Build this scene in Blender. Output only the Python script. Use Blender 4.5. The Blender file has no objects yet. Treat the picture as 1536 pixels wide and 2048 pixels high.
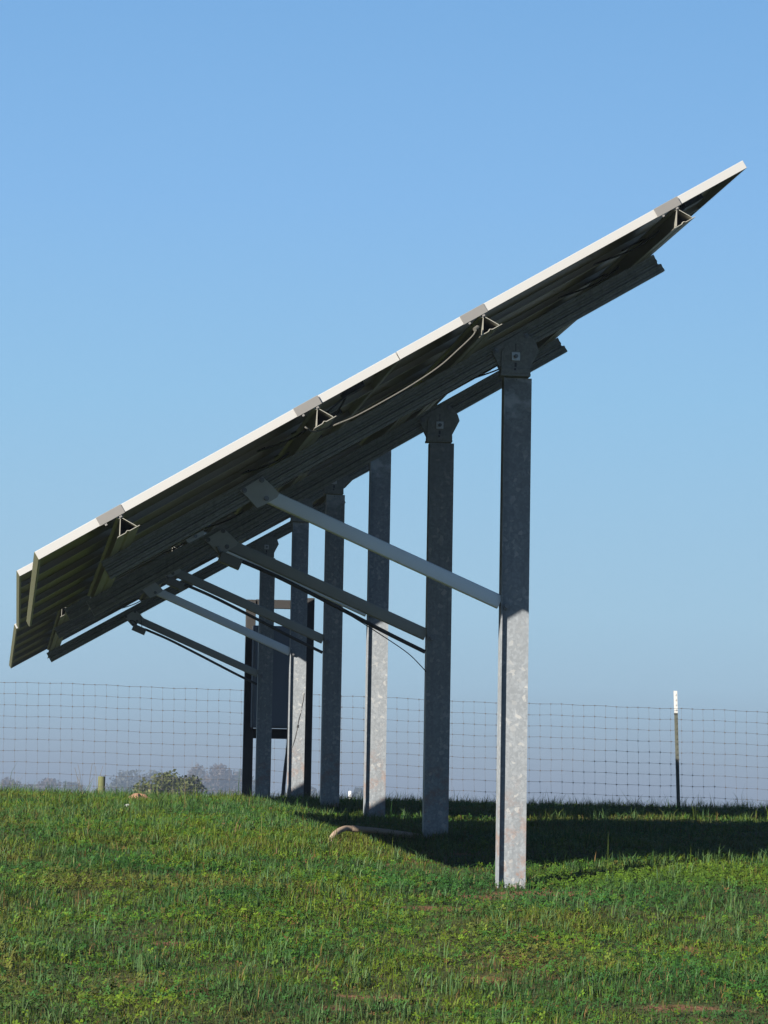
import bpy, bmesh, math, random
import numpy as np
from mathutils import Vector, Matrix
random.seed(7); rng = np.random.default_rng(11)
S = bpy.context.scene
COL = S.collection
R = math.radians

# ---------------------------------------------------------------- helpers
def tag(o, label=None, cat=None, group=None, kind=None):
    if label: o['label'] = label
    if cat: o['category'] = cat
    if group: o['group'] = group
    if kind: o['kind'] = kind
    return o

def empty(name, loc, rz=0.0):
    o = bpy.data.objects.new(name, None); COL.objects.link(o)
    o.location = loc; o.rotation_euler = (0, 0, rz); o.empty_display_size = 0.2
    return o

def build(name, bm, mat, parent=None, loc=(0, 0, 0), smooth=False):
    me = bpy.data.meshes.new(name)
    bmesh.ops.recalc_face_normals(bm, faces=bm.faces[:])
    bm.to_mesh(me); bm.free()
    if mat: me.materials.append(mat)
    if smooth:
        for p in me.polygons: p.use_smooth = True
        try: me.set_sharp_from_angle(angle=R(35))
        except Exception: pass
    o = bpy.data.objects.new(name, me); COL.objects.link(o)
    o.location = loc
    if parent: o.parent = parent
    return o

def box(bm, c, s, M=None, bev=0.0):
    """box centred at c with size s, optional matrix M"""
    r = bmesh.ops.create_cube(bm, size=1.0)
    vs = r['verts']
    for v in vs: v.co = Vector((v.co.x * s[0] + c[0], v.co.y * s[1] + c[1], v.co.z * s[2] + c[2]))
    if bev > 0:
        es = list({e for v in vs for e in v.link_edges})
        rr = bmesh.ops.bevel(bm, geom=es, offset=bev, segments=2, affect='EDGES', profile=0.5)
        vs = list({v for v in rr['verts']} | {v for v in vs if v.is_valid})
    if M is not None:
        for v in vs: v.co = M @ v.co
    return vs

def prism_y(bm, pts, y0, y1):
    """closed polygon given in (x, z), extruded from y0 to y1"""
    a = [bm.verts.new((x, y0, z)) for x, z in pts]
    b = [bm.verts.new((x, y1, z)) for x, z in pts]
    n = len(pts)
    for i in range(n): bm.faces.new((a[i], a[(i + 1) % n], b[(i + 1) % n], b[i]))
    bm.faces.new(a); bm.faces.new(b[::-1])

def prism_z(bm, pts, z0, z1, segs=1):
    rings = []
    for k in range(segs + 1):
        z = z0 + (z1 - z0) * k / segs
        rings.append([bm.verts.new((x, y, z)) for x, y in pts])
    n = len(pts)
    for k in range(segs):
        a, b = rings[k], rings[k + 1]
        for i in range(n): bm.faces.new((a[i], a[(i + 1) % n], b[(i + 1) % n], b[i]))
    bm.faces.new(rings[0][::-1]); bm.faces.new(rings[-1])

def extrude_dir(bm, pts, origin, ex, ez, ed, L):
    """polygon pts (p, q) in the ex / ez plane, swept along ed by L"""
    o = Vector(origin); ex = Vector(ex); ez = Vector(ez); ed = Vector(ed)
    a = [bm.verts.new(o + ex * p + ez * q) for p, q in pts]
    b = [bm.verts.new(o + ex * p + ez * q + ed * L) for p, q in pts]
    n = len(pts)
    for i in range(n): bm.faces.new((a[i], a[(i + 1) % n], b[(i + 1) % n], b[i]))
    bm.faces.new(a); bm.faces.new(b[::-1])

def cyl(bm, p0, p1, r, n=12, r1=None):
    p0, p1 = Vector(p0), Vector(p1); d = (p1 - p0)
    q = d.to_track_quat('Z', 'Y')
    r1 = r if r1 is None else r1
    a = [bm.verts.new(p0 + q @ Vector((r * math.cos(2 * math.pi * i / n), r * math.sin(2 * math.pi * i / n), 0))) for i in range(n)]
    b = [bm.verts.new(p1 + q @ Vector((r1 * math.cos(2 * math.pi * i / n), r1 * math.sin(2 * math.pi * i / n), 0))) for i in range(n)]
    for i in range(n): bm.faces.new((a[i], a[(i + 1) % n], b[(i + 1) % n], b[i]))
    bm.faces.new(a[::-1]); bm.faces.new(b)

def smooth_path(pts, sub=6):
    pts = [Vector(p) for p in pts]; out = []
    n = len(pts)
    for i in range(n - 1):
        p0 = pts[max(i - 1, 0)]; p1 = pts[i]; p2 = pts[i + 1]; p3 = pts[min(i + 2, n - 1)]
        for k in range(sub):
            t = k / sub
            out.append(0.5 * ((2 * p1) + (p2 - p0) * t + (2 * p0 - 5 * p1 + 4 * p2 - p3) * t * t + (3 * p1 - p0 - 3 * p2 + p3) * t ** 3))
    out.append(pts[-1]); return out

def tube(bm, pts, r, n=8, sub=6, smooth=True):
    P = smooth_path(pts, sub) if smooth else [Vector(p) for p in pts]
    rings = []; up = Vector((0.13, 0.2, 0.97)).normalized()
    for i, p in enumerate(P):
        t = (P[min(i + 1, len(P) - 1)] - P[max(i - 1, 0)]).normalized()
        u = up - t * up.dot(t)
        if u.length < 1e-4: u = Vector((1, 0, 0)) - t * t.x
        u.normalize(); w = t.cross(u)
        rr = r(i / (len(P) - 1)) if callable(r) else r
        rings.append([bm.verts.new(p + (u * math.cos(2 * math.pi * k / n) + w * math.sin(2 * math.pi * k / n)) * rr) for k in range(n)])
    for a, b in zip(rings, rings[1:]):
        for k in range(n): bm.faces.new((a[k], a[(k + 1) % n], b[(k + 1) % n], b[k]))
    bm.faces.new(rings[0][::-1]); bm.faces.new(rings[-1])

# ---------------------------------------------------------------- materials
def nodes(name):
    m = bpy.data.materials.new(name); m.use_nodes = True
    nt = m.node_tree; b = nt.nodes['Principled BSDF']
    return m, nt, b
def N(nt, t, **k):
    n = nt.nodes.new(t)
    for a, v in k.items():
        if a in n.inputs.keys() if hasattr(n.inputs, 'keys') else False: n.inputs[a].default_value = v
        else: setattr(n, a, v)
    return n
def ramp(nt, stops, interp='LINEAR'):
    r = nt.nodes.new('ShaderNodeValToRGB'); r.color_ramp.interpolation = interp
    e = r.color_ramp.elements
    while len(e) > 1: e.remove(e[-1])
    e[0].position = stops[0][0]; e[0].color = (*stops[0][1], 1)
    for p, c in stops[1:]:
        x = e.new(p); x.color = (*c, 1)
    return r
def mix(nt, a, b, fac, mode='MIX'):
    m = nt.nodes.new('ShaderNodeMix'); m.data_type = 'RGBA'; m.blend_type = mode
    for sock, v in ((m.inputs[0], fac), (m.inputs[6], a), (m.inputs[7], b)):
        if isinstance(v, (int, float)): sock.default_value = v
        elif isinstance(v, tuple): sock.default_value = (*v, 1)
        else: nt.links.new(v, sock)
    return m.outputs[2]
def coords(nt, scale=(1, 1, 1), kind='Object'):
    tc = nt.nodes.new('ShaderNodeTexCoord'); mp = nt.nodes.new('ShaderNodeMapping')
    mp.inputs['Scale'].default_value = scale
    nt.links.new(tc.outputs[kind], mp.inputs[0]); return mp.outputs[0]
def noise(nt, vec, scale, detail=4, rough=0.55):
    n = nt.nodes.new('ShaderNodeTexNoise'); n.inputs['Scale'].default_value = scale
    n.inputs['Detail'].default_value = detail; n.inputs['Roughness'].default_value = rough
    nt.links.new(vec, n.inputs['Vector']); return n.outputs['Fac']
def maprange(nt, v, a, b, c=0.0, d=1.0):
    n = nt.nodes.new('ShaderNodeMapRange')
    n.inputs[1].default_value = a; n.inputs[2].default_value = b; n.inputs[3].default_value = c; n.inputs[4].default_value = d
    nt.links.new(v, n.inputs[0]); return n.outputs[0]
def bump(nt, b, h, s=0.3, d=0.01):
    n = nt.nodes.new('ShaderNodeBump'); n.inputs['Strength'].default_value = s; n.inputs['Distance'].default_value = d
    nt.links.new(h, n.inputs['Height']); nt.links.new(n.outputs[0], b.inputs['Normal'])

AF = .81      # scales base colours down to balance the raised exposure
def simple(name, col, rough=0.6, metal=0.0, var=0.15, scale=20, spec=0.5, k=None):
    col = tuple(x * (AF if k is None else k) for x in col)
    m, nt, b = nodes(name)
    v = coords(nt); n = noise(nt, v, scale)
    c = mix(nt, tuple(x * (1 - var) for x in col), tuple(min(1, x * (1 + var)) for x in col), n)
    nt.links.new(c, b.inputs['Base Color'])
    b.inputs['Roughness'].default_value = rough; b.inputs['Metallic'].default_value = metal
    b.inputs['Specular IOR Level'].default_value = spec
    return m

def galvanised(name, base=(0.143, 0.155, 0.165), flakes=0.235, metal=0.12, dirt=True):
    m, nt, b = nodes(name)
    v = coords(nt)
    vo = nt.nodes.new('ShaderNodeTexVoronoi'); vo.inputs['Scale'].default_value = 52
    vo.inputs['Randomness'].default_value = 1.0
    dn = nt.nodes.new('ShaderNodeTexNoise'); dn.inputs['Scale'].default_value = 30; nt.links.new(v, dn.inputs['Vector'])
    vm = nt.nodes.new('ShaderNodeVectorMath'); vm.operation = 'SCALE'; vm.inputs['Scale'].default_value = 0.03
    nt.links.new(dn.outputs['Color'], vm.inputs[0])
    va = nt.nodes.new('ShaderNodeVectorMath'); va.operation = 'ADD'; nt.links.new(v, va.inputs[0]); nt.links.new(vm.outputs[0], va.inputs[1])
    nt.links.new(va.outputs[0], vo.inputs['Vector'])
    sep = nt.nodes.new('ShaderNodeSeparateColor'); nt.links.new(vo.outputs['Color'], sep.inputs[0])
    fl = maprange(nt, sep.outputs[0], 0.84, 0.99)
    big = noise(nt, v, 4.0, 5); sm = noise(nt, v, 60, 3)
    c0 = mix(nt, tuple(x * 0.8 for x in base), tuple(x * 1.12 for x in base), big)
    c1 = mix(nt, c0, tuple(x * 0.7 for x in base), maprange(nt, sep.outputs[1], 0.4, 1.0, 0, 0.25))
    c2 = mix(nt, c1, (flakes, flakes, flakes * 0.97), fl)
    v2 = nt.nodes.new('ShaderNodeTexVoronoi'); v2.inputs['Scale'].default_value = 95; nt.links.new(va.outputs[0], v2.inputs['Vector'])
    sp2 = nt.nodes.new('ShaderNodeSeparateColor'); nt.links.new(v2.outputs['Color'], sp2.inputs[0])
    c2 = mix(nt, c2, tuple(x * 1.45 for x in base), maprange(nt, sp2.outputs[2], 0.3, 1.0, 0, 0.5))
    c2 = mix(nt, c2, tuple(x * 0.72 for x in base), maprange(nt, big, 0.5, 0.75, 0, 0.6))
    streak = noise(nt, coords(nt, (40, 40, 1.2)), 1.0, 3)
    c3 = mix(nt, c2, tuple(x * 0.6 for x in base), maprange(nt, streak, 0.55, 0.8, 0, 0.5))
    if dirt:
        tc = nt.nodes.new('ShaderNodeTexCoord'); sx = nt.nodes.new('ShaderNodeSeparateXYZ'); nt.links.new(tc.outputs['Object'], sx.inputs[0])
        low = maprange(nt, sx.outputs[2], 0.55, 0.02)
        mu = nt.nodes.new('ShaderNodeMath'); mu.operation = 'MULTIPLY'
        nt.links.new(low, mu.inputs[0]); nt.links.new(maprange(nt, noise(nt, v, 9, 6, 0.7), 0.5, 0.62), mu.inputs[1])
        c3 = mix(nt, c3, (0.17, 0.09, 0.055), mu.outputs[0])
        hi = maprange(nt, sx.outputs[2], 2.0, 2.34); m2 = nt.nodes.new('ShaderNodeMath'); m2.operation = 'MULTIPLY'
        nt.links.new(hi, m2.inputs[0]); nt.links.new(maprange(nt, noise(nt, coords(nt, (9, 9, 16)), 1.0, 4, .6), .48, .66, 0, .75), m2.inputs[1])
        c3 = mix(nt, c3, (.33, .36, .38), m2.outputs[0])
    nt.links.new(c3, b.inputs['Base Color'])
    b.inputs['Metallic'].default_value = metal; b.inputs['Specular IOR Level'].default_value = .3
    nt.links.new(maprange(nt, sm, 0.2, 0.8, 0.45, 0.6), b.inputs['Roughness'])
    bump(nt, b, sm, 0.12, 0.002)
    return m

M = {}
M['post'] = galvanised('galvanised_steel')
M['rafter'] = galvanised('rolled_steel', (0.15, 0.155, 0.135), 0.17, 0.3, False)
M['plate'] = galvanised('bracket_steel', (0.15, 0.155, 0.145), 0.18, 0.3, False)
M['strut'] = simple('strut_aluminium', (0.50, 0.55, 0.58), 0.5, 0.1, 0.06, 8, k=1.0)
M['strut_shaded'] = simple('strut_painted_shade', (0.27, 0.285, 0.275), 0.6, 0.1, 0.1, 10)  # darker strut copy: shade deeper under the panels is put into its colour
M['gusset'] = simple('gusset_zinc', (0.36, 0.38, 0.37), 0.6, 0.1, 0.12, 30)
M['frame'] = simple('anodised_frame', (0.335, 0.33, 0.318), 0.5, 0.15, 0.03, 6)
M['clamp'] = simple('end_clamp_grey', (0.15, 0.144, 0.136), 0.55, 0.2, 0.06, 30)
M['mossy'] = simple('mossy_frame_edge', (0.060, 0.062, 0.020), 0.8, 0.0, 0.45, 30)
M['purlin'] = simple('purlin_aluminium', (0.27, 0.26, 0.22), 0.45, 0.3, 0.06, 14)
M['black'] = simple('black_plastic', (0.012, 0.012, 0.013), 0.5, 0, 0.3, 40)
M['dark_conduit'] = simple('dark_conduit', (0.02, 0.021, 0.022), 0.6, 0.0, 0.3, 20)
M['boxgrey'] = simple('box_grey', (0.17, 0.18, 0.18), 0.55, 0.2, 0.1, 30)
M['bolt'] = simple('bolt_steel', (0.14, 0.145, 0.15), 0.4, 0.6, 0.2, 60)
M['washer'] = simple('washer_zinc', (0.42, 0.45, 0.47), 0.4, 0.5, 0.1, 60)
M['rope'] = simple('grey_cable', (0.058, 0.056, 0.046), 0.8, 0, 0.25, 90)
M['pvc'] = simple('beige_pipe', (0.21, 0.155, 0.11), 0.6, 0, 0.12, 14)
M['timber'] = simple('dark_timber', (0.012, 0.010, 0.0085), 0.85, 0, 0.35, 18)
M['cabinet'] = simple('cabinet_grey', (0.10, 0.115, 0.14), 0.5, 0.2, 0.08, 6)
M['wire'] = simple('fence_wire', (0.075, 0.07, 0.07), 0.6, 0.3, 0.2, 30)
M['stake_green'] = simple('stake_olive', (0.055, 0.058, 0.04), 0.7, 0, 0.2, 20)
M['stake_white'] = simple('stake_white', (0.40, 0.39, 0.37), 0.6, 0, 0.05, 20)
M['white'] = simple('white_marker', (0.5, 0.5, 0.5), 0.6, 0, 0.03, 20)

def cells_mat():
    m, nt, b = nodes('cell_sheet')
    tc = nt.nodes.new('ShaderNodeTexCoord'); sx = nt.nodes.new('ShaderNodeSeparateXYZ'); nt.links.new(tc.outputs['Object'], sx.inputs[0])
    def frac(sock, per):
        d = nt.nodes.new('ShaderNodeMath'); d.operation = 'DIVIDE'; d.inputs[1].default_value = per; nt.links.new(sock, d.inputs[0])
        f = nt.nodes.new('ShaderNodeMath'); f.operation = 'FRACT'; nt.links.new(d.outputs[0], f.inputs[0]); return f.outputs[0]
    fy = frac(sx.outputs[1], 0.1525); fx = frac(sx.outputs[0], 0.1525)
    ly = maprange(nt, fy, 0.86, 0.9); lx = maprange(nt, fx, 0.93, 0.95)
    v = coords(nt, (0.6, 14, 1)); st = noise(nt, v, 1.6, 4)
    c0 = mix(nt, (0.052, 0.044, 0.019), (0.105, 0.086, 0.036), st)
    c1 = mix(nt, c0, (0.15, 0.128, 0.055), ly)
    mu = nt.nodes.new('ShaderNodeMath'); mu.operation = 'MULTIPLY'; mu.inputs[1].default_value = 0.35; nt.links.new(lx, mu.inputs[0])
    c2 = mix(nt, c1, (0.08, 0.075, 0.05), mu.outputs[0])
    nt.links.new(c2, b.inputs['Base Color']); b.inputs['Roughness'].default_value = 0.38
    b.inputs['Specular IOR Level'].default_value = 0.35
    bump(nt, b, ly, 0.25, 0.003)
    return m
M['cells'] = cells_mat()
def glass_mat():
    m, nt, b = nodes('panel_glass')
    v = coords(nt); n = noise(nt, v, 3)
    nt.links.new(mix(nt, (0.010, 0.016, 0.045), (0.014, 0.024, 0.07), n), b.inputs['Base Color'])
    b.inputs['Roughness'].default_value = 0.08
    return m
M['glass'] = glass_mat()

# ---------------------------------------------------------------- terrain
PY = np.array([-30, 0, 8, 10, 12, 14, 16.5, 19.2, 22, 24.6, 27.6, 29.5, 31.5, 34, 40, 60, 100, 250, 1200.])
PZ = np.array([-3.2, -1.6, -.80, -.61, -.42, -.255, -.09, .03, .115, .158, .182, .188, .175, .10, -.25, -1.8, -3.6, -5.5, -7.])
def pchip(x):
    # smooth profile through the surveyed heights (cubic Hermite, averaged slopes)
    x = np.asarray(x, float); i = np.clip(np.searchsorted(PY, x) - 1, 0, len(PY) - 2)
    sl = np.diff(PZ) / np.diff(PY); m = np.concatenate([[sl[0]], (sl[1:] + sl[:-1]) / 2, [sl[-1]]])
    h = PY[i + 1] - PY[i]; t = np.clip((x - PY[i]) / h, 0, 1)
    return ((2*t**3 - 3*t**2 + 1) * PZ[i] + (t**3 - 2*t**2 + t) * h * m[i] + (-2*t**3 + 3*t**2) * PZ[i+1] + (t**3 - t**2) * h * m[i+1])
def gz(x, y):
    x = np.asarray(x, float); y = np.asarray(y, float)
    z = pchip(y)
    near = np.clip((45 - y) / 12, 0, 1)
    z = z + near * (0.010 * np.sin(x * 2.1 + y * 0.9) + 0.008 * np.sin(x * 4.3 - y * 2.7 + 1.0) + 0.012 * np.sin(y * 0.83 + x * 0.35))
    z = z + near * 0.010 * np.clip(2.0 - x, 0, 4) - 0.004 * near * np.clip(x - 3, 0, 30)
    far = 1 - near
    return z + far * 0.25 * np.sin(x * 0.02 + y * 0.013)
def G(x, y): return float(gz(x, y))

def addn(nt, a, b):
    n = nt.nodes.new('ShaderNodeMath'); n.operation = 'ADD'; nt.links.new(a, n.inputs[0]); nt.links.new(b, n.inputs[1]); return n.outputs[0]

def ground():
    def axis(lo, hi, fine_lo, fine_hi, step, grow):
        a = list(np.arange(fine_lo, fine_hi + 1e-6, step)); s = step
        x = fine_hi
        while x < hi: s *= grow; x += s; a.append(min(x, hi))
        s = step; x = fine_lo; b = []
        while x > lo: s *= grow; x -= s; b.append(max(x, lo))
        return np.array(b[::-1] + a)
    xs = axis(-500, 700, -3, 9, 0.07, 1.25); ys = axis(-30, 1000, 8, 34, 0.07, 1.2)
    X, Y = np.meshgrid(xs, ys); Z = gz(X, Y)
    nx, ny = len(xs), len(ys)
    co = np.stack([X.ravel(), Y.ravel(), Z.ravel()], 1)
    i = np.arange(nx * ny).reshape(ny, nx)
    f = np.stack([i[:-1, :-1], i[:-1, 1:], i[1:, 1:], i[1:, :-1]], -1).reshape(-1, 4)
    me = bpy.data.meshes.new('ground'); me.from_pydata(co.tolist(), [], f.tolist())
    me.polygons.foreach_set('use_smooth', np.ones(len(me.polygons), bool))
    at = me.attributes.new('bare', 'FLOAT', 'POINT'); at.data.foreach_set('value', bareness(co[:, 0], co[:, 1]).astype(np.float32))
    m, nt, b = nodes('soil_and_turf')
    v = coords(nt)
    n1 = noise(nt, v, 1.3, 6, 0.6); n2 = noise(nt, v, 9, 5, 0.65); n3 = noise(nt, v, 60, 3)
    c = mix(nt, (0.022, 0.034, 0.008), (0.038, 0.036, 0.012), n2)
    c = mix(nt, c, (0.12, 0.055, 0.028), maprange(nt, n1, 0.60, 0.70))
    an = nt.nodes.new('ShaderNodeAttribute'); an.attribute_name = 'bare'
    c = mix(nt, c, (0.10, 0.050, 0.028), maprange(nt, addn(nt, an.outputs['Fac'], n2), .75, 1.05))
    c = mix(nt, c, tuple([0.012, 0.013, 0.005]), maprange(nt, n3, 0.45, 0.8, 0, 0.6))
    nt.links.new(c, b.inputs['Base Color']); b.inputs['Roughness'].default_value = 0.95
    b.inputs['Specular IOR Level'].default_value = 0.1
    bump(nt, b, n3, 0.6, 0.02)
    me.materials.append(m)
    o = bpy.data.objects.new('ground', me); COL.objects.link(o)
    tag(o, kind='structure')

# ---------------------------------------------------------------- grass
def vnoise(x, y, s, seed):
    """value noise on points"""
    r = np.random.default_rng(seed); T = r.random((256, 256))
    u, v = x / s + 37.3, y / s + 11.7
    i, j = np.floor(u).astype(int), np.floor(v).astype(int); fu, fv = u - i, v - j
    fu = fu * fu * (3 - 2 * fu); fv = fv * fv * (3 - 2 * fv)
    g = lambda a, b: T[a % 256, b % 256]
    return (g(i, j) * (1 - fu) + g(i + 1, j) * fu) * (1 - fv) + (g(i, j + 1) * (1 - fu) + g(i + 1, j + 1) * fu) * fv

BARE = [(2.35, 13.72, .34, .16, .9), (2.02, 13.55, .22, .12, .7), (2.62, 13.8, .16, .10, .7), (1.75, 13.0, .22, .13, .75), (0.84, 23.3, .19, .8, 1.2),
        (.55, 11.6, .12, .10, .7), (1.2, 10.3, .22, .10, .55), (3.1, 11.7, .16, .10, .5), (2.75, 9.6, .25, .10, .6), (1.0, 10.05, .14, .08, .5), (.3, 16.2, .2, .2, .5), (2.2, 10.05, .25, .1, .5)]
def bareness(x, y):
    b = np.zeros_like(x)
    w = 0.7 + 0.6 * vnoise(x, y, 0.09, 5)
    for cx, cy, rx, ry, s in BARE:
        d = ((x - cx) / rx) ** 2 + ((y - cy) / ry) ** 2
        b = np.maximum(b, s * np.clip(1.3 - d * w * w * 1.3, 0, 1))
    return np.clip(b, 0, 1)

ground()
def scatter(n_per_m2, y0, y1, margin=1.0):
    A = 0
    n = int(n_per_m2 * (y1 - y0) * (0.257 * (y0 + y1) / 2 + 2 * margin))
    y = np.sqrt(rng.random(n) * ((y1) ** 2 - y0 ** 2) + y0 ** 2)
    x = -0.012 * y - margin + rng.random(n) * (0.257 * y + 2 * margin)
    return x, y

def mesh_from(name, co, quads, tris, colv, mat, shade=True):
    me = bpy.data.meshes.new(name)
    nv = len(co); nq = len(quads); ntr = len(tris)
    me.vertices.add(nv); me.vertices.foreach_set('co', co.astype(np.float32).ravel())
    loops = np.concatenate([quads.ravel(), tris.ravel()]).astype(np.int32)
    me.loops.add(len(loops)); me.loops.foreach_set('vertex_index', loops)
    me.polygons.add(nq + ntr)
    st = np.concatenate([np.arange(nq) * 4, nq * 4 + np.arange(ntr) * 3]).astype(np.int32)
    me.polygons.foreach_set('loop_start', st)
    try: me.polygons.foreach_set('loop_total', np.concatenate([np.full(nq, 4), np.full(ntr, 3)]).astype(np.int32))
    except Exception: pass
    if shade: me.polygons.foreach_set('use_smooth', np.ones(nq + ntr, bool))
    me.update(calc_edges=True)
    ca = me.attributes.new('leaf_colour', 'FLOAT_COLOR', 'POINT')
    ca.data.foreach_set('color', np.concatenate([colv, np.ones((nv, 1))], 1).astype(np.float32).ravel())
    me.materials.append(mat)
    o = bpy.data.objects.new(name, me); COL.objects.link(o); return o

def leaf_mat(name, trans=0.3, rough=0.5, spec=0.3):
    m, nt, b = nodes(name)
    a = nt.nodes.new('ShaderNodeAttribute'); a.attribute_name = 'leaf_colour'
    nt.links.new(a.outputs['Color'], b.inputs['Base Color'])
    b.inputs['Roughness'].default_value = rough; b.inputs['Specular IOR Level'].default_value = spec
    t = nt.nodes.new('ShaderNodeBsdfTranslucent')
    hs = nt.nodes.new('ShaderNodeHueSaturation'); hs.inputs['Value'].default_value = 1.3; hs.inputs['Saturation'].default_value = 1.1
    nt.links.new(a.outputs['Color'], hs.inputs['Color']); nt.links.new(hs.outputs[0], t.inputs['Color'])
    mx = nt.nodes.new('ShaderNodeMixShader'); mx.inputs[0].default_value = trans
    nt.links.new(b.outputs[0], mx.inputs[1]); nt.links.new(t.outputs[0], mx.inputs[2])
    nt.links.new(mx.outputs[0], nt.nodes['Material Output'].inputs[0]); return m
GM = leaf_mat('grass_blades', 0.25, 0.6, 0.15)

def pick_colour(x, y, n, clover=False):
    patch = vnoise(x, y, 0.5, 21) * 0.5 + vnoise(x, y, 0.13, 22) * 0.5
    blue = np.array([.019, .052, .0135]); green = np.array([.024, .060, .009]); yel = np.array([.060, .083, .007]); brown = np.array([.085, .050, .018]); pale = np.array([.10, .098, .035])
    t = np.clip((patch - 0.32) / 0.36 + rng.normal(0, 0.36, n), 0, 1)[:, None]
    c = np.where(t < 0.5, blue + (green - blue) * t * 2, green + (yel - green) * (t * 2 - 1))
    r = rng.random(n)[:, None]
    if not clover:
        c = np.where(r < 0.07, brown, c); c = np.where(r < 0.006, pale, c)
    else:
        c = c * np.array([1.0, 1.12, 0.95])
        c = np.where(r < 0.03, np.array([.075, .04, .016]), c)
    dry = (np.clip((vnoise(x, y, 1.1, 51) * .7 + vnoise(x, y, .25, 52) * .3 - .55) * 6, 0, 1) * (rng.random(n) < .65))[:, None] * .75
    c = c * (1 - dry) + dry * np.array([.066, .058, .014])
    return c * rng.uniform(0.68, 1.32, (n, 1)) * np.array([.92, .97, .86])

def grass():
    xs, ys, hs, ws = [], [], [], []
    for dens, y0, y1, hh in [(5200, 8.3, 12.5, .026), (4000, 12.5, 18, .030), (2300, 18, 24.5, .036), (1500, 24.5, 33, .042)]:
        x, y = scatter(dens, y0, y1)
        tall = vnoise(x, y, 0.45, 31)
        keep = rng.random(len(x)) > bareness(x, y) * 0.8
        keep &= rng.random(len(x)) < 0.45 + 0.75 * vnoise(x, y, 0.3, 33)
        x, y, tall = x[keep], y[keep], tall[keep]
        n = len(x)
        h = hh * (0.5 + 1.3 * tall ** 1.5) * rng.lognormal(0, 0.33, n)
        long = rng.random(n) < 0.006; h = np.where(long, h * rng.uniform(1.8, 3.2, n), h)
        if y0 >= 24: 
            ln = rng.random(n) < 0.03 * np.clip((y - 26) / 2, 0, 1); h = np.where(ln, rng.uniform(.08, .19, n), h)
        w = rng.uniform(.0018, .0042, n) * (1 + (y - 9) * 0.025)
        xs.append(x); ys.append(y); hs.append(h); ws.append(w)
    # scattered tufts of longer, coarser blades
    tx, ty, tn = [], [], []
    for dens, y0, y1, k_ in [(17, 8.3, 14, 15), (15, 14, 20, 14), (11, 20, 27.5, 12), (16, 27.5, 31.5, 10)]:
        cx_, cy_ = scatter(dens, y0, y1)
        ok = (vnoise(cx_, cy_, .8, 61) > .38) & (bareness(cx_, cy_) < .3); cx_, cy_ = cx_[ok], cy_[ok]
        tx.append(np.repeat(cx_, k_)); ty.append(np.repeat(cy_, k_))
    # the band just in front of the nearest array's shadow on the right
    bx = rng.uniform(2.6, 5.0, 60); tx.append(np.repeat(bx, 12)); ty.append(np.repeat(14.75 + rng.normal(0, .18, 60), 12))
    tx = np.concatenate(tx); ty = np.concatenate(ty); m_ = len(tx); n_main = sum(len(a) for a in xs)
    xs.append(tx + rng.normal(0, .016, m_)); ys.append(ty + rng.normal(0, .016, m_)); hs.append(rng.uniform(.045, .10, m_) * np.where(ty > 27.5, 1.35, 1)); ws.append(rng.uniform(.0026, .0052, m_))
    # untrimmed tufts round the post feet, the pipe and the frame
    for px_, py_, k_ in [(2.23, 14, 260), (2.22, 16.5, 420), (2.19, 19.18, 420), (2.18, 21.98, 420), (2.14, 24.64, 420), (2.13, 27.58, 420), (2.08, 29.2, 260), (2.65, 29.2, 260), (1.8, 16.4, 500)]:
        a = rng.uniform(0, 2 * math.pi, k_); q = rng.uniform(.85, 1.9, k_); e = .30 if px_ == 1.8 else .085
        if py_ == 14: a = rng.uniform(-.5, 2.6, k_)
        xs.append(px_ + np.cos(a) * q * e); ys.append(py_ + np.sin(a) * q * .06); hs.append(rng.uniform(.03, .085, k_)); ws.append(rng.uniform(.002, .0045, k_))
    x = np.concatenate(xs); y = np.concatenate(ys); h = np.concatenate(hs); w = np.concatenate(ws); n = len(x)
    z = gz(x, y) - 0.004
    az = rng.uniform(0, 2 * math.pi, n); wind = 0.15
    ln = h * np.abs(rng.normal(0.55, 0.45, n)); 
    lx, ly = np.cos(az) * ln + wind * h * 0.3, np.sin(az) * ln
    fa = az + math.pi / 2 + rng.normal(0, 0.5, n); px, py = np.cos(fa) * w * .5, np.sin(fa) * w * .5
    co = np.empty((n, 5, 3))
    co[:, 0] = np.stack([x - px, y - py, z], 1); co[:, 1] = np.stack([x + px, y + py, z], 1)
    mz = z + h * 0.6; mx_, my_ = x + lx * .32, y + ly * .32
    co[:, 2] = np.stack([mx_ + px * .85, my_ + py * .85, mz], 1); co[:, 3] = np.stack([mx_ - px * .85, my_ - py * .85, mz], 1)
    co[:, 4] = np.stack([x + lx, y + ly, z + h * np.sqrt(np.clip(1 - (ln / h) ** 2 * .35, .3, 1))], 1)
    b = np.arange(n)[:, None] * 5
    quads = b + np.array([0, 1, 2, 3]); tris = b + np.array([3, 2, 4])
    c = pick_colour(x, y, n)
    tuft = slice(n_main, n_main + m_); c[tuft] = np.array([.026, .060, .020]) * rng.uniform(.7, 1.5, (m_, 1)) + rng.uniform(0, .02, (m_, 1)) * np.array([1, .9, .1])
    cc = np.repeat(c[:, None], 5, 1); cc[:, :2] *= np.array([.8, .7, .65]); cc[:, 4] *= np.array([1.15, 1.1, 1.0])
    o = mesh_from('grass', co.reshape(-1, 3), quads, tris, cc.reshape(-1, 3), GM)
    tag(o, 'short uneven lawn grass covering the knoll around the posts', 'grass', kind='stuff')

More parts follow.
